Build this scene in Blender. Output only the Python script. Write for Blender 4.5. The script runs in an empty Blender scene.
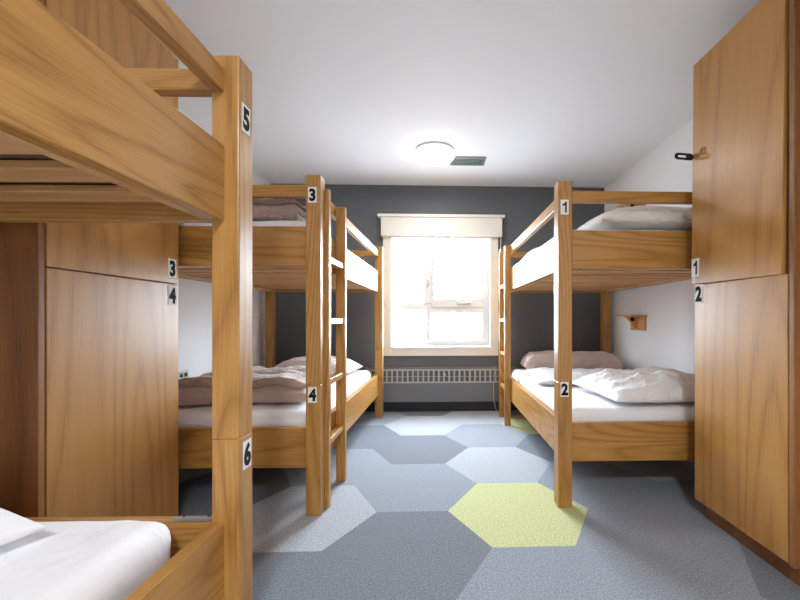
import bpy, bmesh, math
from math import radians as R, sin, cos, pi
from mathutils import Vector, Matrix, noise

scene = bpy.context.scene
COL = scene.collection

# ------------------------------------------------------------------ materials
def new_mat(name):
    m = bpy.data.materials.new(name); m.use_nodes = True
    nt = m.node_tree
    return m, nt, nt.nodes, nt.links, nt.nodes['Principled BSDF']

def plain(name, col, rough=.6, metal=0., spec=.5, bump=0., bscale=60., emit=None, estr=0.):
    m, nt, N, L, b = new_mat(name)
    b.inputs['Base Color'].default_value = (*col, 1)
    b.inputs['Roughness'].default_value = rough
    b.inputs['Metallic'].default_value = metal
    b.inputs['Specular IOR Level'].default_value = spec
    if emit:
        b.inputs['Emission Color'].default_value = (*emit, 1)
        b.inputs['Emission Strength'].default_value = estr
    if bump:
        tc = N.new('ShaderNodeTexCoord'); n = N.new('ShaderNodeTexNoise'); n.inputs['Scale'].default_value = bscale
        n.inputs['Detail'].default_value = 4
        bp = N.new('ShaderNodeBump'); bp.inputs['Strength'].default_value = bump; bp.inputs['Distance'].default_value = .01
        L.new(tc.outputs['Object'], n.inputs['Vector']); L.new(n.outputs['Fac'], bp.inputs['Height'])
        L.new(bp.outputs['Normal'], b.inputs['Normal'])
    return m

def wood(name, axis, dark, mid, light, rings=56., across=1.7, along=.15, rough=.34, bands=0., spec=.5):
    """grain runs along local axis; cathedral rings from a stretched noise, fine pores on top"""
    m, nt, N, L, b = new_mat(name)
    tc = N.new('ShaderNodeTexCoord'); oi = N.new('ShaderNodeObjectInfo')
    off = N.new('ShaderNodeVectorMath'); off.operation = 'MULTIPLY_ADD'
    cmb = N.new('ShaderNodeCombineXYZ')
    for i in range(3): L.new(oi.outputs['Random'], cmb.inputs[i])
    L.new(cmb.outputs[0], off.inputs[0]); off.inputs[1].default_value = (17, 31, 23)
    L.new(tc.outputs['Object'], off.inputs[2])
    def mapped(a, l):
        s = [a, a, a]; s[axis] = l
        mp = N.new('ShaderNodeVectorMath'); mp.operation = 'MULTIPLY'; mp.inputs[1].default_value = s
        L.new(off.outputs[0], mp.inputs[0]); return mp.outputs[0]
    n1 = N.new('ShaderNodeTexNoise'); n1.inputs['Scale'].default_value = 1; n1.inputs['Detail'].default_value = 2.2
    n1.inputs['Roughness'].default_value = .45
    L.new(mapped(across, along), n1.inputs['Vector'])
    mul = N.new('ShaderNodeMath'); mul.operation = 'MULTIPLY'; mul.inputs[1].default_value = rings * 2 * pi
    L.new(n1.outputs['Fac'], mul.inputs[0])
    sn = N.new('ShaderNodeMath'); sn.operation = 'SINE'; L.new(mul.outputs[0], sn.inputs[0])
    mr = N.new('ShaderNodeMapRange'); mr.inputs['From Min'].default_value = -1; mr.inputs['From Max'].default_value = 1
    L.new(sn.outputs[0], mr.inputs['Value'])
    pw = N.new('ShaderNodeMath'); pw.operation = 'POWER'; pw.inputs[1].default_value = .40; L.new(mr.outputs[0], pw.inputs[0])
    n2 = N.new('ShaderNodeTexNoise'); n2.inputs['Scale'].default_value = 1; n2.inputs['Detail'].default_value = 3
    L.new(mapped(260, 7), n2.inputs['Vector'])
    n3 = N.new('ShaderNodeTexNoise'); n3.inputs['Scale'].default_value = 1; n3.inputs['Detail'].default_value = 2
    L.new(mapped(9 if not bands else bands, .25), n3.inputs['Vector'])
    a1 = N.new('ShaderNodeMath'); a1.operation = 'MULTIPLY_ADD'; a1.inputs[1].default_value = .36
    L.new(pw.outputs[0], a1.inputs[0])
    a2 = N.new('ShaderNodeMath'); a2.operation = 'MULTIPLY_ADD'; a2.inputs[1].default_value = .80
    L.new(n2.outputs['Fac'], a2.inputs[0])
    a3 = N.new('ShaderNodeMath'); a3.operation = 'MULTIPLY_ADD'; a3.inputs[1].default_value = .22; a3.inputs[2].default_value = -.25
    L.new(n3.outputs['Fac'], a3.inputs[0]); L.new(a3.outputs[0], a2.inputs[2]); L.new(a2.outputs[0], a1.inputs[2])
    cr = N.new('ShaderNodeValToRGB'); e = cr.color_ramp.elements
    e[0].position = .12; e[0].color = (*dark, 1); e[1].position = .85; e[1].color = (*light, 1)
    q = cr.color_ramp.elements.new(.48); q.color = (*mid, 1)
    L.new(a1.outputs[0], cr.inputs['Fac']); L.new(cr.outputs['Color'], b.inputs['Base Color'])
    b.inputs['Roughness'].default_value = rough
    b.inputs['Specular IOR Level'].default_value = spec
    bp = N.new('ShaderNodeBump'); bp.inputs['Strength'].default_value = .12; bp.inputs['Distance'].default_value = .002
    L.new(n2.outputs['Fac'], bp.inputs['Height']); L.new(bp.outputs['Normal'], b.inputs['Normal'])
    return m

DK, MD, LT = (.26, .108, .022), (.415, .200, .048), (.50, .268, .078)
WX = wood('oak_grain_across', 0, DK, MD, LT)
WY = wood('oak_grain_lengthwise', 1, DK, MD, LT)
WZ = wood('oak_grain_upright', 2, DK, MD, LT)
VEN = wood('oak_veneer_door', 2, (.31, .138, .034), (.43, .208, .054), (.50, .262, .078), rings=26, across=1.5, along=.10, rough=.36, bands=12)
CARC = wood('oak_veneer_shaded_side', 2, (.16, .060, .018), (.26, .105, .032), (.34, .15, .05), rings=4, across=3.0, along=.4, rough=.4)  # darker than the doors: shade on the camera-facing side put into the colour
PINE = wood('pine_slat', 0, (.42, .20, .07), (.60, .33, .14), (.70, .42, .20), rings=6, rough=.55)
SHELFW = wood('pine_shelf', 1, (.42, .20, .06), (.62, .33, .12), (.72, .42, .18), rings=6, rough=.45)

wall_white = plain('white_wall_paint', (.87, .875, .88), .7, bump=.03, bscale=200)
wall_gray = plain('charcoal_wall_paint', (.115, .122, .130), .62, bump=.03, bscale=200)
ceil_m = plain('ceiling_paint', (.88, .885, .89), .85, bump=.04, bscale=150)
trim_m = plain('cream_trim_paint', (.76, .72, .64), .45)
vinyl = plain('white_vinyl', (.74, .74, .74), .35)
base_m = plain('black_rubber_base', (.018, .018, .02), .5)
heater_m = plain('grey_enamel', (.16, .165, .17), .45)
heater_l = plain('pale_grey_enamel', (.46, .46, .44), .45)
dark_m = plain('void_shade_black', (.01, .01, .01), .8)  # black standing for the shade inside the duct and the bracket holes
ink = plain('black_ink', (.01, .01, .012), .85, spec=.2)
sticker = plain('white_sticker', (.78, .77, .74), .7)
steel = plain('zinc_steel', (.6, .6, .6), .35, metal=1)
hasp_m = plain('blackened_steel', (.05, .045, .035), .4, metal=.8)
brass = plain('brass', (.6, .33, .12), .35, metal=1)
vent_m = plain('grey_green_vent', (.20, .25, .23), .5)
cord_m = plain('cream_cord', (.62, .52, .36), .5)
lamp_m = plain('lit_opal_glass', (.9, .9, .88), .3, emit=(1, .93, .82), estr=4.5)
lamp_rim = plain('white_lamp_base', (.8, .8, .78), .4)

def fabric(name, col, bump=.35, scale=9., sheen=.2):
    m, nt, N, L, b = new_mat(name)
    b.inputs['Base Color'].default_value = (*col, 1); b.inputs['Roughness'].default_value = .85
    b.inputs['Sheen Weight'].default_value = sheen; b.inputs['Specular IOR Level'].default_value = .2
    tc = N.new('ShaderNodeTexCoord')
    n = N.new('ShaderNodeTexNoise'); n.inputs['Scale'].default_value = scale; n.inputs['Detail'].default_value = 5
    n.inputs['Distortion'].default_value = 1.2
    w = N.new('ShaderNodeTexNoise'); w.inputs['Scale'].default_value = 700
    ad = N.new('ShaderNodeMath'); ad.operation = 'MULTIPLY_ADD'; ad.inputs[1].default_value = .02
    L.new(tc.outputs['Object'], n.inputs['Vector']); L.new(tc.outputs['Object'], w.inputs['Vector'])
    L.new(w.outputs['Fac'], ad.inputs[0]); L.new(n.outputs['Fac'], ad.inputs[2])
    bp = N.new('ShaderNodeBump'); bp.inputs['Strength'].default_value = bump; bp.inputs['Distance'].default_value = .05
    L.new(ad.outputs[0], bp.inputs['Height']); L.new(bp.outputs['Normal'], b.inputs['Normal'])
    return m
sheet_m = fabric('white_cotton_sheet', (.80, .80, .82), .30, 5)
ticking = plain('brown_mattress_underside', (.14, .085, .05), .9)
duvet_w = fabric('white_duvet_cotton', (.80, .79, .79), .5, 9)
beige_p = fabric('off_white_pillow_cotton', (.80, .77, .72), .4, 14)
pink_m = fabric('dusty_pink_cotton', (.56, .43, .38), .5, 16)
palepink = fabric('pale_pink_pillowcase', (.72, .65, .63), .35, 9)
taupe = fabric('taupe_satin_duvet', (.46, .34, .29), .5, 14, .5)
taupe_d = fabric('brown_satin_duvet', (.40, .295, .255), .5, 14, .5)

def carpet(name, col):
    m, nt, N, L, b = new_mat(name)
    tc = N.new('ShaderNodeTexCoord')
    n = N.new('ShaderNodeTexNoise'); n.inputs['Scale'].default_value = 420; n.inputs['Detail'].default_value = 2
    n2 = N.new('ShaderNodeTexNoise'); n2.inputs['Scale'].default_value = 130; n2.inputs['Detail'].default_value = 3
    L.new(tc.outputs['Object'], n.inputs['Vector']); L.new(tc.outputs['Object'], n2.inputs['Vector'])
    ad = N.new('ShaderNodeMath'); ad.operation = 'ADD'; L.new(n.outputs['Fac'], ad.inputs[0]); L.new(n2.outputs['Fac'], ad.inputs[1])
    cr = N.new('ShaderNodeValToRGB'); e = cr.color_ramp.elements
    e[0].position = .7; e[0].color = (*[c * .62 for c in col], 1)
    e[1].position = 1.3 / 1.3; e[1].color = (*[min(1, c * 1.25) for c in col], 1)
    hv = N.new('ShaderNodeMath'); hv.operation = 'MULTIPLY'; hv.inputs[1].default_value = .86
    L.new(ad.outputs[0], hv.inputs[0]); L.new(hv.outputs[0], cr.inputs['Fac']); L.new(cr.outputs['Color'], b.inputs['Base Color'])
    b.inputs['Roughness'].default_value = .95; b.inputs['Specular IOR Level'].default_value = .15
    bp = N.new('ShaderNodeBump'); bp.inputs['Strength'].default_value = .5; bp.inputs['Distance'].default_value = .006
    L.new(n.outputs['Fac'], bp.inputs['Height']); L.new(bp.outputs['Normal'], b.inputs['Normal'])
    return m
CP = {'l': carpet('carpet_light_grey', (.40, .42, .45)), 'm': carpet('carpet_mid_grey', (.285, .31, .345)),
      'd': carpet('carpet_dark_grey', (.195, .21, .235)), 'g': carpet('carpet_lime', (.54, .56, .29)),
      'k': carpet('carpet_charcoal', (.10, .105, .11))}

def glass_mat():
    m = bpy.data.materials.new('window_glass'); m.use_nodes = True
    nt = m.node_tree; N, L = nt.nodes, nt.links; N.clear()
    o = N.new('ShaderNodeOutputMaterial'); mx = N.new('ShaderNodeMixShader'); t = N.new('ShaderNodeBsdfTransparent')
    g = N.new('ShaderNodeBsdfGlossy'); g.inputs['Roughness'].default_value = .02
    lw = N.new('ShaderNodeLayerWeight'); lw.inputs['Blend'].default_value = .5
    pw = N.new('ShaderNodeMath'); pw.operation = 'POWER'; pw.inputs[1].default_value = 5; L.new(lw.outputs['Facing'], pw.inputs[0])
    f = N.new('ShaderNodeMath'); f.operation = 'MULTIPLY_ADD'; f.inputs[1].default_value = .7; f.inputs[2].default_value = .04; L.new(pw.outputs[0], f.inputs[0])
    L.new(f.outputs[0], mx.inputs[0]); L.new(t.outputs[0], mx.inputs[1]); L.new(g.outputs[0], mx.inputs[2]); L.new(mx.outputs[0], o.inputs[0])
    return m
glass = glass_mat()

# ------------------------------------------------------------------ helpers
def link(name, me, mats, parent=None, bevel=0., smooth=False, seg=2):
    o = bpy.data.objects.new(name, me); COL.objects.link(o)
    for m in (mats if isinstance(mats, (list, tuple)) else [mats]): me.materials.append(m)
    if parent: o.parent = parent
    if bevel:
        md = o.modifiers.new('edge', 'BEVEL'); md.width = bevel; md.segments = seg; md.limit_method = 'ANGLE'
    if smooth:
        for p in me.polygons: p.use_smooth = True
    return o

def bm_box(bm, x0, x1, y0, y1, z0, z1, mi=0):
    v = [bm.verts.new(c) for c in ((x0,y0,z0),(x1,y0,z0),(x1,y1,z0),(x0,y1,z0),(x0,y0,z1),(x1,y0,z1),(x1,y1,z1),(x0,y1,z1))]
    for f in ((0,3,2,1),(4,5,6,7),(0,1,5,4),(1,2,6,5),(2,3,7,6),(3,0,4,7)):
        bm.faces.new([v[i] for i in f]).material_index = mi

def mesh_of(name, bm):
    me = bpy.data.meshes.new(name); bm.to_mesh(me); bm.free(); return me

def boxes(name, bs, mats, parent=None, bevel=.003, **k):
    bm = bmesh.new()
    for b in bs: bm_box(bm, *b)
    return link(name, mesh_of(name, bm), mats, parent, bevel, **k)

def box(name, x0, x1, y0, y1, z0, z1, mats, parent=None, bevel=.003, **k):
    """one board; its origin sits at its own centre so every board has its own grain"""
    c = Vector(((x0+x1)/2, (y0+y1)/2, (z0+z1)/2))
    bm = bmesh.new(); bm_box(bm, x0-c.x, x1-c.x, y0-c.y, y1-c.y, z0-c.z, z1-c.z)
    o = link(name, mesh_of(name, bm), mats, parent, bevel, **k); o.location = c
    return o

def tag(o, label=None, cat=None, group=None, kind=None):
    if label: o['label'] = label
    if cat: o['category'] = cat
    if group: o['group'] = group
    if kind: o['kind'] = kind
    return o

def thing(name, label, cat, loc=(0,0,0), rz=0., group=None):
    o = bpy.data.objects.new(name, None); COL.objects.link(o); o.empty_display_size = .1
    o.location = loc; o.rotation_euler = (0, 0, rz)
    return tag(o, label, cat, group)

def struct(o): o['kind'] = 'structure'; return o

_digits = {}
def digit_mesh(ch):
    if ch not in _digits:
        cu = bpy.data.curves.new('digit', 'FONT'); cu.body = ch; cu.align_x = 'CENTER'; cu.align_y = 'CENTER'
        cu.size = .086; cu.offset = .0042; cu.extrude = .0004; cu.resolution_u = 6
        to = bpy.data.objects.new('digit_tmp', cu); COL.objects.link(to)
        bpy.context.view_layer.update()
        me = bpy.data.meshes.new_from_object(to.evaluated_get(bpy.context.evaluated_depsgraph_get()))
        bpy.data.objects.remove(to); _digits[ch] = me
    return _digits[ch]

def one_mesh():
    me = bpy.data.meshes.new('digit_one'); bm = bmesh.new(); z = .0004
    pts = [(.006, -.030), (.017, -.030), (.017, .031), (.008, .031), (.003, .022), (-.010, .016), (-.010, .006), (.006, .011)]
    a = [bm.verts.new((x, y, z)) for x, y in pts]; b = [bm.verts.new((x, y, -z)) for x, y in pts]
    bm.faces.new(a); bm.faces.new(b[::-1])
    for i in range(len(pts)): j = (i+1) % len(pts); bm.faces.new((a[i], b[i], b[j], a[j]))
    bm.to_mesh(me); bm.free(); return me
_digits['1'] = one_mesh()

def number_label(ch, loc, rz, parent, w=.046, h=.084, lab=None, k=1.):
    """flat sticker lying in the local XZ plane and facing -Y, then turned by rz"""
    bm = bmesh.new(); bm.from_mesh(digit_mesh(ch))
    xs = [v.co.x for v in bm.verts]; ys = [v.co.y for v in bm.verts]
    cx, cy = (min(xs)+max(xs))/2, (min(ys)+max(ys))/2
    for v in bm.verts:
        x, y, z = v.co; v.co = ((x-cx)*.86*k, -.0016 - z - .0004, (y-cy)*k)
    for f in bm.faces: f.material_index = 1
    bmesh.ops.recalc_face_normals(bm, faces=bm.faces[:])
    bm_box(bm, -w/2, w/2, -.0014, 0, -h/2, h/2, 0)
    o = link('number_label', mesh_of('number_label', bm), [sticker, ink], parent)
    o.location = loc; o.rotation_euler = (0, 0, rz)
    o['label'] = lab or f'white number sticker with a black {ch}'
    return o

# ------------------------------------------------------------------ camera (horizon and verticals kept straight by lens shift)
cam = bpy.data.cameras.new('camera'); co = bpy.data.objects.new('camera', cam); COL.objects.link(co)
cam.sensor_width = 36; cam.lens = 376 / 800 * 36; cam.clip_start = .02
co.location = (0, 0, 1.06); co.rotation_euler = (R(90), 0, R(-2.0))
cam.shift_x = -.06266; cam.shift_y = 19 / 800
scene.camera = co

# ------------------------------------------------------------------ room
XL, XR, YB, YF, CE = -1.90, 1.968, 4.36, -2.6, 2.605
# carpet of hexagon tiles, one mesh
bm = bmesh.new()
S = .392; X0, Y0 = .453, 2.076
keys = ['l', 'm', 'd', 'g', 'k']
tiles = {(0,0):'g',(0,-1):'m',(0,1):'l',(0,2):'m',(0,3):'l',(-1,0):'d',(-1,1):'m',(-1,2):'d',(-1,3):'l',(-1,4):'d',
         (-2,0):'l',(-2,-1):'d',(-2,1):'m',(-2,2):'d',(-2,3):'m',(1,0):'m',(1,1):'m',(1,2):'d',(1,3):'g',(1,-1):'m',
         (2,-1):'d',(2,0):'m',(2,1):'l',(2,2):'d',(-1,-1):'m',(-3,0):'m',(-3,1):'d',(-3,2):'m',(1,4):'m'}
for c in range(-5, 5):
    for r in range(-8, 7):
        cx = X0 + 1.5*S*c; cy = Y0 + math.sqrt(3)*S*(r - (.5 if c % 2 else 0))
        k = tiles.get((c, r), keys[(c*5 + r*3 + c*r) % 3])
        f = bm.faces.new([bm.verts.new((cx + S*cos(i*pi/3), cy + S*sin(i*pi/3), 0)) for i in range(6)])
        f.material_index = keys.index(k)
bmesh.ops.remove_doubles(bm, verts=bm.verts[:], dist=.002)
for co_, no in (((XL,0,0),(-1,0,0)), ((XR,0,0),(1,0,0)), ((0,YB,0),(0,1,0)), ((0,YF,0),(0,-1,0))):
    bmesh.ops.bisect_plane(bm, geom=bm.verts[:]+bm.edges[:]+bm.faces[:], plane_co=co_, plane_no=no, clear_outer=True)
bm_box(bm, XL-.1, XR+.1, YF-.1, YB+.2, -.12, -.004, 4)
struct(link('floor', mesh_of('floor', bm), [CP[k] for k in keys]))
# walls
WX0, WX1, WZ0, WZ1 = -.60, .69, .66, 2.18          # opening in the back wall
struct(boxes('wall_left', [(XL-.1, XL, YF-.1, YB, 0, CE)], wall_white, bevel=0))
struct(boxes('wall_right', [(XR, XR+.1, YF-.1, YB, 0, CE)], wall_white, bevel=0))
struct(boxes('wall_rear', [(XL, XR, YF-.1, YF, 0, CE)], wall_white, bevel=0))
struct(boxes('wall_back', [(XL-.1, WX0, YB, YB+.2, 0, CE), (WX1, XR+.1, YB, YB+.2, 0, CE), (WX0, WX1, YB, YB+.2, 0, WZ0), (WX0, WX1, YB, YB+.2, WZ1, CE)], wall_gray, bevel=0))
struct(boxes('ceiling', [(XL-.1, XR+.1, YF-.1, YB+.2, CE, CE+.1)], ceil_m, bevel=0))
struct(boxes('baseboard_back', [(XL+.012, XR-.012, YB-.012, YB, 0, .10)], base_m, bevel=.002))
struct(boxes('baseboard_left', [(XL, XL+.012, YF, YB, 0, .10)], base_m, bevel=.002))
struct(boxes('baseboard_right', [(XR-.012, XR, YF, YB, 0, .10)], base_m, bevel=.002))

# window
win = struct(thing('window_1', 'white vinyl window of four panes in a cream casing', 'window', (0, YB, 0)))
del win['category']
def wb(name, bs, m, bev=.003): return boxes(name, bs, m, win, bev)
ci0, ci1 = WX0+.06, WX1-.065
wb('window_casing', [(WX0-.02, WX0+.075, -.022, 0, .635, 2.1), (WX1-.075, WX1+.02, -.022, 0, .635, 2.1), (WX0+.075, WX1-.075, -.022, 0, .635, .725)], trim_m)
wb('window_sill', [(WX0+.075, WX1-.075, -.03, .09, .715, .74)], vinyl)
F0, F1 = WX0+.075, WX1-.075
wb('reveal_lining', [(F0-.02, F0, 0, .19, .70, 2.18), (F1, F1+.02, 0, .19, .70, 2.18)], vinyl, 0)
# x of mullions / z of rails (from the room's measured sizes)
mz0, mz1 = 1.145, 1.30
wb('window_frame', [(F0, F0+.045, .09, .15, .74, 2.18), (F1-.06, F1, .09, .15, .74, 2.18), (F0+.045, F1-.06, .09, .15, .74, .79),
                    (F0+.045, F1-.06, .09, .15, 2.10, 2.18), (F0+.045, F1-.06, .09, .15, 1.165, 1.245)], vinyl)
wb('upper_mullion', [(-.155, -.065, .085, .15, 1.245, 2.10)], vinyl)
wb('awning_sash', [(-.065, .615-.06, .075, .14, 1.20, 1.30), (-.065, -.035, .075, .14, 1.30, 2.10), (.525, .555, .075, .14, 1.30, 2.10)], vinyl)
wb('sliding_sash', [(-.125, -.075, .07, .13, .80, 1.165), (-.075, .53, .07, .13, .785, .82), (-.075, .53, .07, .13, 1.135, 1.165), (.53, .555, .07, .13, .785, 1.165)], vinyl)
wb('window_pane', [(F0+.045, -.155, .118, .122, 1.245, 2.10)], glass, 0)
wb('window_pane', [(-.035, .525, .105, .109, 1.30, 2.10)], glass, 0)
wb('window_pane', [(F0+.045, -.125, .118, .122, .79, 1.165)], glass, 0)
wb('window_pane', [(-.075, .53, .098, .102, .82, 1.135)], glass, 0)
wb('window_handle', [(.24, .40, .055, .075, 1.235, 1.265), (.35, .39, .04, .055, 1.24, 1.26)], steel)
wb('sash_latch', [(-.12, -.10, .06, .085, 1.45, 1.52)], steel)
wb('sash_latch', [(-.115, -.095, .05, .07, .93, .99)], steel)
hd = tag(boxes('blind_cassette', [(-.635, .745, YB-.085, YB, 2.005, 2.215)], trim_m),
    'long cream box hiding the blind above the window', 'blind')
boxes('cap_moulding', [(-.672, .775, YB-.10, YB, 2.215, 2.25)], trim_m, hd, .006)
boxes('rolled_blind', [(-.53, .62, YB-.055, YB-.03, 1.985, 2.005)], vinyl, hd, .004)
boxes('chain_guide', [(.735, .742, YB-.03, YB-.024, 1.1, 2.0)], vinyl, hd, 0)

# baseboard heater
ht = thing('baseboard_heater', 'long grey slotted convector heater under the window', 'heater', (0, YB, 0))
hx0, hx1 = -.80, .90
boxes('housing', [(hx0, hx1, -.095, -.02, .12, .335), (hx0, hx1, -.02, 0, .12, .50), (hx0, hx1, -.10, 0, .49, .505)], heater_m, ht)
g = [(hx0, hx1, -.10, -.09, .475, .49), (hx0, hx1, -.10, -.09, .335, .350), (hx0, hx1, -.10, -.094, .405, .411)]
n = 29
for i in range(n+1):
    x = hx0 + (hx1-hx0)*i/n; g.append((x-.009, x+.009, -.10, -.092, .35, .475))
boxes('slotted_grille', g, heater_l, ht, 0)
boxes('inner_shadow_panel', [(hx0+.01, hx1-.01, -.06, -.055, .335, .49)], heater_m, ht, 0)
boxes('end_cap', [(hx0-.012, hx0, -.105, 0, .12, .51)], heater_m, ht)
boxes('end_cap', [(hx1, hx1+.012, -.105, 0, .12, .51)], heater_m, ht)
boxes('joint_strip', [(.02, .06, -.098, -.095, .12, .335)], heater_m, ht, .001)
bm = bmesh.new(); bmesh.ops.create_cone(bm, cap_ends=True, segments=20, radius1=.018, radius2=.015, depth=.025, matrix=Matrix.Translation((.085, -.112, .43)) @ Matrix.Rotation(R(90), 4, 'X'))
link('damper_knob', mesh_of('damper_knob', bm), heater_l, ht, .002, True)
ht.location.z = 0
boxes('wall_foot', [(hx0+.02, hx1-.02, -.03, -.012, .0, .12)], base_m, ht, 0)

# ------------------------------------------------------------------ ceiling fittings
def lathe(prof, seg=48):
    bm = bmesh.new(); rings = []
    for r, z in prof:
        rings.append([bm.verts.new((r*cos(2*pi*i/seg), r*sin(2*pi*i/seg), z)) for i in range(seg)] if r > 1e-6 else [bm.verts.new((0,0,z))])
    for a, b in zip(rings, rings[1:]):
        for i in range(seg):
            j = (i+1) % seg
            if len(a) == 1: bm.faces.new((a[0], b[j], b[i]))
            elif len(b) == 1: bm.faces.new((a[i], a[j], b[0]))
            else: bm.faces.new((a[i], a[j], b[j], b[i]))
    bmesh.ops.recalc_face_normals(bm, faces=bm.faces[:])
    return bm
def ceiling_light(loc, label):
    t = thing('ceiling_light', label, 'ceiling light', loc)
    link('mounting_ring', mesh_of('ring', lathe([(0, 0), (.17, 0), (.178, -.008), (.178, -.022), (.165, -.024), (0, -.024)])), lamp_rim, t, 0, True)
    link('glass_shade', mesh_of('shade', lathe([(0, -.02), (.166, -.024), (.178, -.034), (.18, -.05), (.17, -.068), (.145, -.082), (.10, -.092), (.05, -.096), (0, -.097)])), lamp_m, t, 0, True)
    return t
ceiling_light((-.018, 3.445, CE), 'round white lit dome lamp on the ceiling before the window')
v = thing('ceiling_vent', 'grey-green louvred air vent on the ceiling beside the round lamp', 'air vent', (.30, 3.66, CE))
boxes('vent_frame', [(-.17, .17, -.095, -.075, -.012, 0), (-.17, .17, .075, .095, -.012, 0), (-.17, -.15, -.075, .075, -.012, 0), (.15, .17, -.075, .075, -.012, 0)], vent_m, v)
boxes('louvre_blade', [(-.15, .15, -.07+.03*i, -.058+.03*i, -.010, -.002) for i in range(5)], vent_m, v, 0)
boxes('duct_shade_sheet', [(-.15, .15, -.075, .075, -.0015, 0)], dark_m, v, 0)  # flat black sheet, the shade inside the duct painted in
boxes('damper_lever', [(.152, .160, -.02, .02, -.02, -.012)], vent_m, v, .001)

# ------------------------------------------------------------------ bunk beds
L2, W2, P = 1.045, .625, .08      # half length, half width, post side
def bunk(label, loc, rz, ladder=True, W2=.625):
    """aisle side = local +x, ladder end = local -y"""
    t = thing('bunk_bed', label, 'bunk bed', loc, rz, 'oak bunk beds')
    for sx in (-1, 1):
        for sy in (-1, 1):
            x0, x1 = sorted((sx*W2, sx*(W2-P))); y0, y1 = sorted((sy*L2, sy*(L2-P)))
            box('post', x0, x1, y0, y1, 0, .706, WZ, t, .004)
            box('post', x0, x1, y0, y1, .706, 1.836, WZ, t, .004)
    bi = .038; xo = W2-.042; yo = L2-.042     # boards sit towards the inside of the posts
    for z0, z1 in ((.243, .463), (1.350, 1.569)):
        for s in (-1, 1):
            a, b = sorted((s*xo, s*(xo-bi))); box('side_board', a, b, -L2+P, L2-P, z0, z1, WY, t)
            a, b = sorted((s*yo, s*(yo-bi))); box('end_board', -W2+P, W2-P, a, b, z0, z1, WX, t)
            a, b = sorted((s*(xo-bi), s*(xo-bi-.03))); box('support_cleat', a, b, -yo+bi, yo-bi, z0+.002, z0+.022, PINE, t, .002)
        for i in range(13):
            y = -yo+bi+.05 + i*(2*(yo-bi)-.19)/12
            box('bed_slat', -xo+bi, xo-bi, y-.040, y+.040, z0+.021, z0+.040, PINE, t, .003)
    box('guard_rail', xo-bi, xo, -L2+P, L2-P, 1.728, 1.796, WY, t)
    for s in (-1, 1):
        a, b = sorted((s*yo, s*(yo-bi))); box('guard_rail', -W2+P, W2-P, a, b, 1.732, 1.796, WX, t)
    if ladder:
        for y in (-L2+P+.003, -L2+.425):
            box('ladder_rail', xo+.001, W2+.020, y, y+.04, 0, 1.79, WZ, t, .004)
        for z in (.37, .715, 1.065, 1.42):
            box('rung', xo+.005, W2+.010, -L2+P+.043, -L2+.425, z-.035, z, WY, t, .003)
    return t
def place(corner, sx, rz, W2=.625):
    """centre of a bunk whose aisle-side corner at the camera end stands at CORNER; sx = side of that corner"""
    c = Matrix.Rotation(rz, 3, 'Z') @ Vector((-sx*W2, L2, 0))
    return Vector((corner[0], corner[1], 0)) + c
r1 = R(-1.15)
cl = place((-.626, 2.045), 1, r1)
bl = bunk('oak bunk bed numbered 3 and 4, far left, its ladder beside the front post', cl, r1)
number_label('3', (W2-.043, -L2-.0005, 1.727), 0, bl)
number_label('4', (W2-.043, -L2-.0005, .652), 0, bl)
r2 = R(-.45)
cr_ = place((.680, 2.088), -1, r2, .61)
br = bunk('oak bunk bed numbered 1 and 2 beside the right-hand wall', cr_, r2 + pi, W2=.61)
# its camera end is local +y here
number_label('1', (.61-.036, L2+.0005, 1.688), pi, br)
number_label('2', (.61-.036, L2+.0005, .665), pi, br)
# near bunk: far end (local +y) post corner at (-.58, 1.205)
r3 = R(-1.3)
off = Matrix.Rotation(r3, 3, 'Z') @ Vector((-W2, -L2, 0))
cn = Vector((-.580, 1.206, 0)) + off
bn = bunk('oak bunk bed numbered 5 and 6, nearest at the left edge', cn, r3, ladder=False)
number_label('5', (W2+.0005, L2-.043, 1.665), R(90), bn)
number_label('6', (W2+.0005, L2-.036, .648), R(90), bn)
# steel bracket screwed on its far lower end board
yo = L2-.042
brk = boxes('corner_bracket', [(W2-P-.115, W2-P-.004, yo-.036, yo-.004, .463, .466), (W2-P-.115, W2-P-.004, yo-.036, yo-.033, .463, .477)], steel, bn, .001)
for dx in (.02, .095):
    bm = bmesh.new(); bmesh.ops.create_uvsphere(bm, u_segments=12, v_segments=6, radius=.006, matrix=Matrix.Translation((W2-P-.115+dx, yo-.018, .467)))
    link('bracket_screw', mesh_of('screw', bm), hasp_m, brk, 0, True)

# ------------------------------------------------------------------ lockers
def locker(label, x_front, x_back, y0, y1, d, nums=None, zb=.098):
    """d = +1 when the doors look to +x"""
    t = thing('locker', label, 'locker', ((x_front+x_back)/2, (y0+y1)/2, 0), 0, 'tall oak lockers')
    hw = abs(x_front-x_back)/2; hy = (y1-y0)/2; T = .022
    f = d*hw; inner = f - d*T
    a, b = sorted((-d*hw, inner-d*.002)); ti, tj = sorted((-d*hw, f-d*.055))
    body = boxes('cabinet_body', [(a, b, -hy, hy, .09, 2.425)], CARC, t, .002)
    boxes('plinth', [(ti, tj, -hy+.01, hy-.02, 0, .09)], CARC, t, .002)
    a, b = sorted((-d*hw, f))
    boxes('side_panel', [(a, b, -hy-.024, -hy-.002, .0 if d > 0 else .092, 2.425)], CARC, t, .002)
    a, b = sorted((inner, f))
    for z0, z1 in ((zb, 1.238), (1.243, 2.42)):
        dr = box('locker_door', a, b, -hy+.004, hy-.004, z0, z1, VEN, t, .002)
        if nums:
            ch = nums[0] if z0 > 1 else nums[1]
            zl = ((1.318, 1.180) if d > 0 else (1.330, 1.192))[0 if z0 > 1 else 1]
            lb = number_label(ch, (f-dr.location.x + d*.0005, hy-(.052 if d > 0 else .036), zl-dr.location.z), R(90)*d, dr, .058, .098, k=1.2)
    return t
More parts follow.
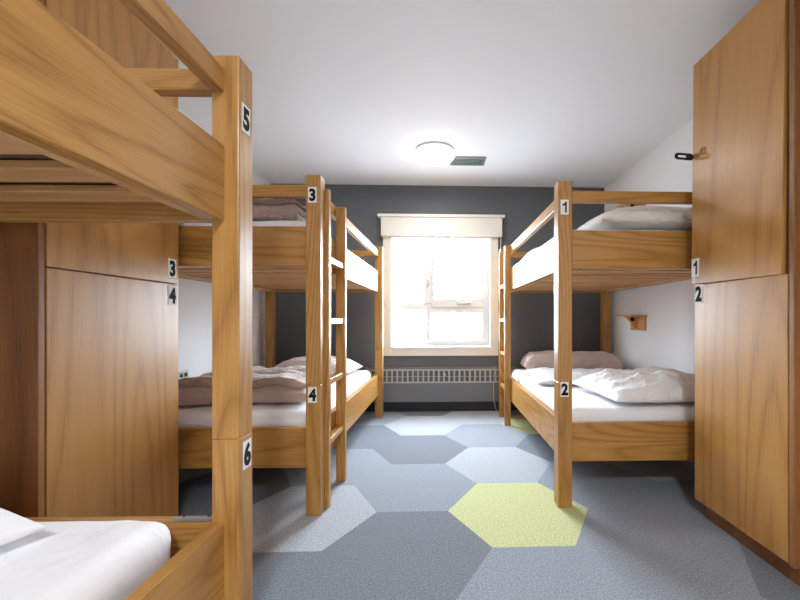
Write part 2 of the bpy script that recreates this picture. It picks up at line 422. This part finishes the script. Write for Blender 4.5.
lk = locker('tall oak locker with doors numbered 3 and 4, behind the nearest bunk bed', -1.355, -1.885, 1.35, 2.025, 1, '34', .015)
rk = locker('tall oak locker with doors numbered 1 and 2 on the right', 1.38, 1.95, 1.43, 1.972, -1, '12')
# right-hand neighbour, mostly outside the frame
nk = locker('oak locker cut off by the right edge of the photo', 1.41, 1.95, .87, 1.392, -1)
# hasp on the far edge of door 1
hp_bm = bmesh.new()
outer = [(.0, .0)]
def slot_plate(w, h, sw, sh, t, ox):
    bm = bmesh.new(); seg = 10
    def ring(hw, hh, cx):
        pts = []
        for k in range(seg+1): a = pi/2 + pi*k/seg; pts.append((cx-(hw-hh)+hh*cos(a), hh*sin(a)))
        for k in range(seg+1): a = -pi/2 + pi*k/seg; pts.append((cx+(hw-hh)+hh*cos(a), hh*sin(a)))
        return pts
    A = ring(w/2, h/2, 0); B = ring(sw/2, sh/2, ox)
    va = [[bm.verts.new((x, y_, z)) for x, z in A] for y_ in (-t/2, t/2)]
    vb = [[bm.verts.new((x, y_, z)) for x, z in B] for y_ in (-t/2, t/2)]
    n = len(A)
    for i in range(n):
        j = (i+1) % n
        bm.faces.new((va[0][i], va[0][j], vb[0][j], vb[0][i])); bm.faces.new((va[1][i], vb[1][i], vb[1][j], va[1][j]))
        bm.faces.new((va[0][j], va[0][i], va[1][i], va[1][j])); bm.faces.new((vb[0][i], vb[0][j], vb[1][j], vb[1][i]))
    bmesh.ops.recalc_face_normals(bm, faces=bm.faces[:])
    return bm
hp_bm.free()
door1 = [c for c in rk.children if c.name.startswith('locker_door')][1]
hx = 1.38 - rk.location.x - door1.location.x; hyy = .271 - .012; hz = 1.93 - door1.location.z
hs = link('hasp', mesh_of('hasp', slot_plate(.105, .036, .045, .012, .004, -.012)), hasp_m, door1, .001)
hs.location = (hx-.052, hyy-door1.location.y, hz); hs.rotation_euler = (0, R(4), 0); hs['label'] = 'dark slotted steel hasp sticking out'
bm = bmesh.new()
for k in range(20):
    a = 2*pi*k/20; bmesh.ops.create_uvsphere(bm, u_segments=8, v_segments=6, radius=.0035, matrix=Matrix.Translation((0, .016*cos(a), .016*sin(a))))
door1.rotation_euler.x = R(.8); door1.location.y += .018
st = link('staple_ring', mesh_of('staple_ring', bm), brass, door1, 0, True); st.location = (hx-.004, hyy-.055-door1.location.y, hz-.002)

# ------------------------------------------------------------------ wall shelves
def wall_shelf(label, x, y, z, d):
    """d = direction from the wall into the room; shelf against wall plane x"""
    t = thing('wall_shelf', label, 'shelf', (x, y, z), 0, 'small pine wall shelves')
    a, b = sorted((0, d*.165)); boxes('shelf_board', [(a, b, -.145, .145, -.016, 0)], SHELFW, t, .004)
    a, b = sorted((0, d*.02)); boxes('back_board', [(a, b, -.125, .125, -.150, -.016)], SHELFW, t, .003)
    bm = bmesh.new()
    pts = [(.02, -.016), (.15, -.016), (.12, -.035), (.075, -.085), (.05, -.125), (.02, -.13)]
    vs = [[bm.verts.new((d*px, yy, pz)) for px, pz in pts] for yy in (-.010, .010)]
    bm.faces.new(vs[0]); bm.faces.new(vs[1][::-1])
    for i in range(len(pts)): j = (i+1) % len(pts); bm.faces.new((vs[0][i], vs[0][j], vs[1][j], vs[1][i]))
    bmesh.ops.recalc_face_normals(bm, faces=bm.faces[:])
    link('shelf_bracket', mesh_of('shelf_bracket', bm), SHELFW, t, .002)
    bm = bmesh.new(); bmesh.ops.create_cone(bm, cap_ends=True, segments=24, radius1=.022, radius2=.02, depth=.022, matrix=Matrix.Translation((d*.07, 0, -.042)) @ Matrix.Rotation(R(90), 4, 'X'))
    link('hole_shade_disc', mesh_of('hole_shade_disc', bm), dark_m, t, 0, False)  # solid black disc on the bracket, painting the shade in its hole
    return t
wall_shelf('small pine shelf on the white wall above the lower bunk 2', XR, 3.60, 1.10, -1)
wall_shelf('small pine shelf on the white wall above the upper bunk 1', XR, 3.60, 2.20, -1)
wall_shelf('small pine shelf on the left wall above the lower bunk 4', XL, 3.66, 1.10, 1)

ou = thing('wall_outlet', 'small steel power outlet on the left wall beside the taupe duvet', 'outlet', (XL, 2.88, .64), 0)
boxes('cover_plate', [(0, .006, -.055, .055, -.035, .035)], steel, ou, .002)
boxes('socket_face', [(.006, .009, -.04, -.008, -.015, .015), (.006, .009, .008, .04, -.015, .015)], hasp_m, ou, .001)

# ------------------------------------------------------------------ bedding
def rbox(bm_name, sx, sy, sz, rad, n=(40, 60, 8), amp=.004, freq=3., seed=0., sag=0., puff=0.):
    """rounded soft block, base at z=0"""
    bm = bmesh.new(); hx, hy, hz = sx/2, sy/2, sz/2
    nx, ny, nz = n
    def lin(h, k): return [-h + 2*h*i/k for i in range(k+1)]
    cache = {}
    def V(i, j, k):
        key = (i, j, k)
        if key not in cache: cache[key] = bm.verts.new((-hx+2*hx*i/nx, -hy+2*hy*j/ny, -hz+2*hz*k/nz))
        return cache[key]
    for i in range(nx):
        for j in range(ny):
            bm.faces.new((V(i,j,0), V(i,j+1,0), V(i+1,j+1,0), V(i+1,j,0))); bm.faces.new((V(i,j,nz), V(i+1,j,nz), V(i+1,j+1,nz), V(i,j+1,nz)))
    for i in range(nx):
        for k in range(nz):
            bm.faces.new((V(i,0,k), V(i+1,0,k), V(i+1,0,k+1), V(i,0,k+1))); bm.faces.new((V(i,ny,k), V(i,ny,k+1), V(i+1,ny,k+1), V(i+1,ny,k)))
    for j in range(ny):
        for k in range(nz):
            bm.faces.new((V(0,j,k), V(0,j,k+1), V(0,j+1,k+1), V(0,j+1,k))); bm.faces.new((V(nx,j,k), V(nx,j+1,k), V(nx,j+1,k+1), V(nx,j,k+1)))
    for v in bm.verts:
        p = v.co.copy(); r = min(rad, hx, hy, hz)
        q = Vector([max(-h+r, min(h-r, c)) for c, h in zip(p, (hx, hy, hz))])
        dlt = p - q
        if dlt.length > 1e-6:
            mx = max(abs(c) for c in dlt); dlt = dlt.normalized()*mx
        nrm = dlt.normalized() if dlt.length > 1e-6 else Vector((0,0,1))
        p = q + dlt
        top = max(0, (p.z+hz)/(2*hz))
        w = noise.fractal(Vector((p.x*freq+seed, p.y*freq*1.3-seed, p.z*freq)), 1.0, 2.0, 4)
        rid = 1-abs(noise.noise(Vector((p.x*freq*1.7+seed*2, p.y*freq*.9, p.z*freq+seed))))*2
        p += nrm*(amp*w + amp*.8*rid*rid)*(.15+.85*top)
        if puff: p.z += puff*top*(1-(p.x/hx)**2)*(1-(p.y/hy)**2)
        v.co = p + Vector((0, 0, hz))
    return bm

def bed_mattress(bed, z, h, label, w=1.04, y_off=0., x_off=0.):
    bm = rbox('m', w, 1.86, h, .06, (60, 110, 8), .0045, 3.6, seed=z*3+bed.location.x*5)
    for f in bm.faces:
        c = f.calc_center_median()
        if c.z < .012 and abs(c.y) < .87: f.material_index = 1
    o = link('mattress', mesh_of('mattress', bm), [sheet_m, ticking], None, 0, True)
    o.location = bed.location + Matrix.Rotation(bed.rotation_euler.z, 3, 'Z') @ Vector((x_off, y_off, 0)); o.location.z = z
    o.rotation_euler = (0, 0, bed.rotation_euler.z)
    return tag(o, label, 'mattress', 'white sheeted mattresses')
UP, LO = 1.350+.044, .243+.044
bed_mattress(bn, UP, .19, 'white mattress of the nearest bunk bed, upper berth 5 at the left edge')
bed_mattress(bn, LO, .226, 'white sheeted mattress at the bottom left corner, lower berth 6', w=1.015, y_off=-.01, x_off=-.02)
bed_mattress(bl, UP, .235, 'white mattress on upper berth 3 under the brown duvet')
bed_mattress(bl, LO, .235, 'white sheeted mattress on lower berth 4 under the taupe duvet')
bed_mattress(br, UP, .205, 'white mattress on upper berth 1 under the off-white pillow', w=1.01)
bed_mattress(br, LO, .235, 'white sheeted mattress on lower berth 2 with the pink bolster pillow', w=1.01)

def pillow(name, label, cat, w, d, h, loc, rot, mat, amp=.006, freq=7, seed=0., corner=.07, n=56, expo=4, group=None, flat=.35):
    bm = bmesh.new()
    def pt(i, j, s):
        u, v_ = -1+2*i/n, -1+2*j/n
        x = u*w/2*(1-corner*(1-v_*v_)); y = v_*d/2*(1-corner*(1-u*u))
        k = max(0, (1-abs(u)**expo)*(1-abs(v_)**expo))**.55
        p = Vector((x, y, s*h/2*k*(1 if s > 0 else flat)))
        w1 = noise.fractal(Vector((x*freq+seed, y*freq, s+seed)), 1.0, 2.0, 4)
        w2 = (1-2*abs(noise.noise(Vector((x*freq*.8-seed, y*freq*1.6+seed, s*2)))))**2
        p.z += s*(amp*w1 + amp*1.3*w2)*(k if s > 0 else k*.2)
        p.z += h/2*flat
        return p
    top = [[bm.verts.new(pt(i, j, 1)) for j in range(n+1)] for i in range(n+1)]
    bot = [[top[i][j] if i in (0, n) or j in (0, n) else bm.verts.new(pt(i, j, -1)) for j in range(n+1)] for i in range(n+1)]
    for i in range(n):
        for j in range(n):
            bm.faces.new((top[i][j], top[i+1][j], top[i+1][j+1], top[i][j+1])); bm.faces.new((bot[i][j], bot[i][j+1], bot[i+1][j+1], bot[i+1][j]))
    bmesh.ops.recalc_face_normals(bm, faces=bm.faces[:])
    o = link(name, mesh_of(name, bm), mat, None, 0, True)
    o.location = loc; o.rotation_euler = rot
    return tag(o, label, cat, group)

def folded(name, label, cat, w, d, layers, t, loc, rz, mat, amp=.012, seed=0.):
    """thick cloth folded back and forth; the folds run along local x, fronts look to -y"""
    cl = []; hd = d/2
    for k in range(layers):
        z = t*.5 + k*t*.98
        ys = [hd - 2*hd*i/26 for i in range(27)] if k % 2 == 0 else [-hd + 2*hd*i/26 for i in range(27)]
        cl += [(y, z) for y in ys]
        if k < layers-1:
            s = -1 if k % 2 == 0 else 1
            for a in (30, 60, 90, 120, 150):
                cl.append((s*(hd + t*.49*sin(R(a))), z + t*.49*(1-cos(R(a)))))
    m = len(cl); loop = []
    for side in (1, -1):
        rng = range(m) if side == 1 else range(m-1, -1, -1)
        for i in rng:
            a = Vector(cl[max(0, i-1)]); b = Vector(cl[min(m-1, i+1)]); tg = (b-a).normalized(); nm = Vector((-tg.y, tg.x))
            loop.append((Vector(cl[i]), nm*side*t*.47))
    NX = 60; bm = bmesh.new(); rows = []
    for ix in range(NX+1):
        u = -1 + 2*ix/NX; x = u*w/2
        th = (1-abs(u)**14)**.5 if abs(u) < 1 else 0
        row = []
        for c, nrm in loop:
            p2 = c + nrm*(.12+.88*th)
            P3 = Vector((x, p2.x, p2.y))
            f1 = noise.fractal(Vector((x*4+seed, P3.y*5, P3.z*9+seed)), 1, 2, 4)
            f2 = (1-2*abs(noise.noise(Vector((x*5-seed, P3.y*9, P3.z*6)))))**2
            dz = amp*(f1+.9*f2); top = P3.z/(layers*t)
            P3.z += dz*top; P3.y += amp*1.2*noise.noise(Vector((x*5, P3.z*12, seed+3)))
            P3.x += amp*1.6*noise.noise(Vector((P3.y*6+seed, P3.z*14, 7)))*abs(u)
            P3.z = P3.z*(1-.30*abs(u)**4*top) + .004
            row.append(bm.verts.new(P3))
        rows.append(row)
    k = len(loop)
    for a, b in zip(rows, rows[1:]):
        for i in range(k): j = (i+1) % k; bm.faces.new((a[i], a[j], b[j], b[i]))
    for row, fl_ in ((rows[0], 1), (rows[-1], -1)):
        for i in range(m-1):
            q = (row[i], row[i+1], row[k-2-i], row[k-1-i]); bm.faces.new(q if fl_ > 0 else q[::-1])
    bmesh.ops.recalc_face_normals(bm, faces=bm.faces[:])
    o = link(name, mesh_of(name, bm), mat, None, 0, True)
    o.location = loc; o.rotation_euler = (0, 0, rz)
    return tag(o, label, cat)

TU, TL = UP+.213, LO+.244
pillow('pillow', 'big off-white pillow lying on upper berth 1', 'pillow', .96, .60, .26, (1.44, 2.50, TU), (0, 0, R(2)), beige_p, .008, 8, 1.3, .03, expo=2.8)
pillow('pillow', 'small white pillow at the window end of upper berth 1', 'pillow', .42, .40, .26, (1.10, 3.80, TU), (0, 0, R(8)), duvet_w, .006, 8, 5.3, expo=3)
pillow('bolster_pillow', 'long dusty pink rolled pillow at the head of lower berth 2', 'pillow', .99, .30, .26, (1.385, 3.88, TL), (0, 0, R(-2)), pink_m, .012, 9, 2.1, .02, expo=8)
pillow('duvet', 'crumpled white duvet bunched at the near end of lower berth 2', 'duvet', .86, .655, .215, (1.47, 2.53, TL+.008), (0, 0, R(3)), duvet_w, .030, 5.5, 4.4, .05, n=100, expo=3.4, flat=.3)
pillow('bed_sheet', 'rumpled white top sheet lying across the middle of lower berth 2', 'sheet', .92, .76, .07, (1.28, 3.28, TL+.003), (0, 0, R(-5)), duvet_w, .011, 7, 7.4, .03, n=80, expo=8)
pillow('pillow', 'pale pink pillow at the window end of lower berth 4', 'pillow', .76, .50, .24, (-1.15, 3.66, TL), (0, 0, R(-4)), palepink, .008, 6, 3.1, .06, expo=3)
folded('duvet', 'taupe satin duvet folded on lower berth 4', 'duvet', .88, .60, 3, .048, (-1.26, 2.66, TL), R(3), taupe, .026, 1.7)
folded('duvet', 'brown satin duvet folded on upper berth 3', 'duvet', .84, .50, 3, .042, (-1.20, 2.50, TU+.03), R(-4), taupe_d, .024, 6.1)
pillow('pillow', 'white pillow on the nearest lower berth 6 at the bottom left corner', 'pillow', .70, .48, .17, (-1.35, .83, LO+.236), (0, 0, R(-18)), sheet_m, .008, 6, 9.1, .08)

# ------------------------------------------------------------------ cord by the right ladder
cu = bpy.data.curves.new('cord', 'CURVE'); cu.dimensions = '3D'; cu.bevel_depth = .003; cu.bevel_resolution = 3
sp = cu.splines.new('BEZIER')
pts = [(.655, 4.245, .52), (.640, 4.24, .30), (.652, 4.235, .10), (.69, 4.23, .012), (.80, 4.24, .006), (.92, 4.235, .005), (1.1, 4.25, .005)]
sp.bezier_points.add(len(pts)-1)
for b, p in zip(sp.bezier_points, pts): b.co = p; b.handle_left_type = b.handle_right_type = 'AUTO'
tmp = bpy.data.objects.new('cord_tmp', cu); COL.objects.link(tmp); bpy.context.view_layer.update()
me = bpy.data.meshes.new_from_object(tmp.evaluated_get(bpy.context.evaluated_depsgraph_get())); bpy.data.objects.remove(tmp)
me.materials.clear()
tag(link('power_cord', me, cord_m, None, 0, True), 'thin cream cord looping to the floor by the right ladder', 'cord')

# ------------------------------------------------------------------ light
w = bpy.data.worlds.new('sky'); scene.world = w; w.use_nodes = True
bg = w.node_tree.nodes['Background']; bg.inputs['Strength'].default_value = 46
_N, _L = w.node_tree.nodes, w.node_tree.links          # overcast sky above, paler-lit ground below the horizon
_tc = _N.new('ShaderNodeTexCoord'); _sx = _N.new('ShaderNodeSeparateXYZ'); _cr = _N.new('ShaderNodeValToRGB'); _mr = _N.new('ShaderNodeMapRange')
_mr.inputs['From Min'].default_value = -1; _L.new(_tc.outputs['Generated'], _sx.inputs[0]); _L.new(_sx.outputs['Z'], _mr.inputs['Value']); _L.new(_mr.outputs[0], _cr.inputs['Fac'])
_cr.color_ramp.elements[0].position = .47; _cr.color_ramp.elements[0].color = (.18, .20, .23, 1)
_cr.color_ramp.elements[1].position = .52; _cr.color_ramp.elements[1].color = (.74, .87, 1, 1)
_L.new(_cr.outputs['Color'], bg.inputs['Color'])
def area(name, loc, rot, sx, sy, power, col, portal=False):
    l = bpy.data.lights.new(name, 'AREA'); l.shape = 'RECTANGLE'; l.size = sx; l.size_y = sy; l.energy = power; l.color = col
    if portal: l.cycles.is_portal = True
    ob = bpy.data.objects.new(name, l); COL.objects.link(ob); ob.location = loc; ob.rotation_euler = rot
    return ob
area('window_portal', (.045, YB+.21, 1.42), (R(-90), 0, 0), 1.3, 1.55, 1, (1, 1, 1), True)
# disk lights under the seen ceiling lamp and the added one behind the camera
def lamp_glow(loc, e):
    l = bpy.data.lights.new('lamp_glow', 'AREA'); l.shape = 'DISK'; l.size = .34; l.energy = e; l.color = (.97, .985, 1)
    ob = bpy.data.objects.new('lamp_glow', l); COL.objects.link(ob); ob.location = loc
lamp_glow((-.018, 3.445, CE-.105), 11)
ceiling_light((.10, -1.1, CE), 'added, unseen round white dome lamp on the ceiling behind the camera')  # unseen fitting, added to lift the overall brightness of the room
lamp_glow((.10, -1.1, CE-.105), 62)

scene.view_settings.view_transform = 'Standard'; scene.view_settings.look = 'None'
scene.view_settings.exposure = .45; scene.view_settings.gamma = 1; scene.view_settings.use_curve_mapping = False
scene.cycles.use_denoising = True
scene.cycles.max_bounces = 10; scene.cycles.diffuse_bounces = 6; scene.cycles.sample_clamp_indirect = 6
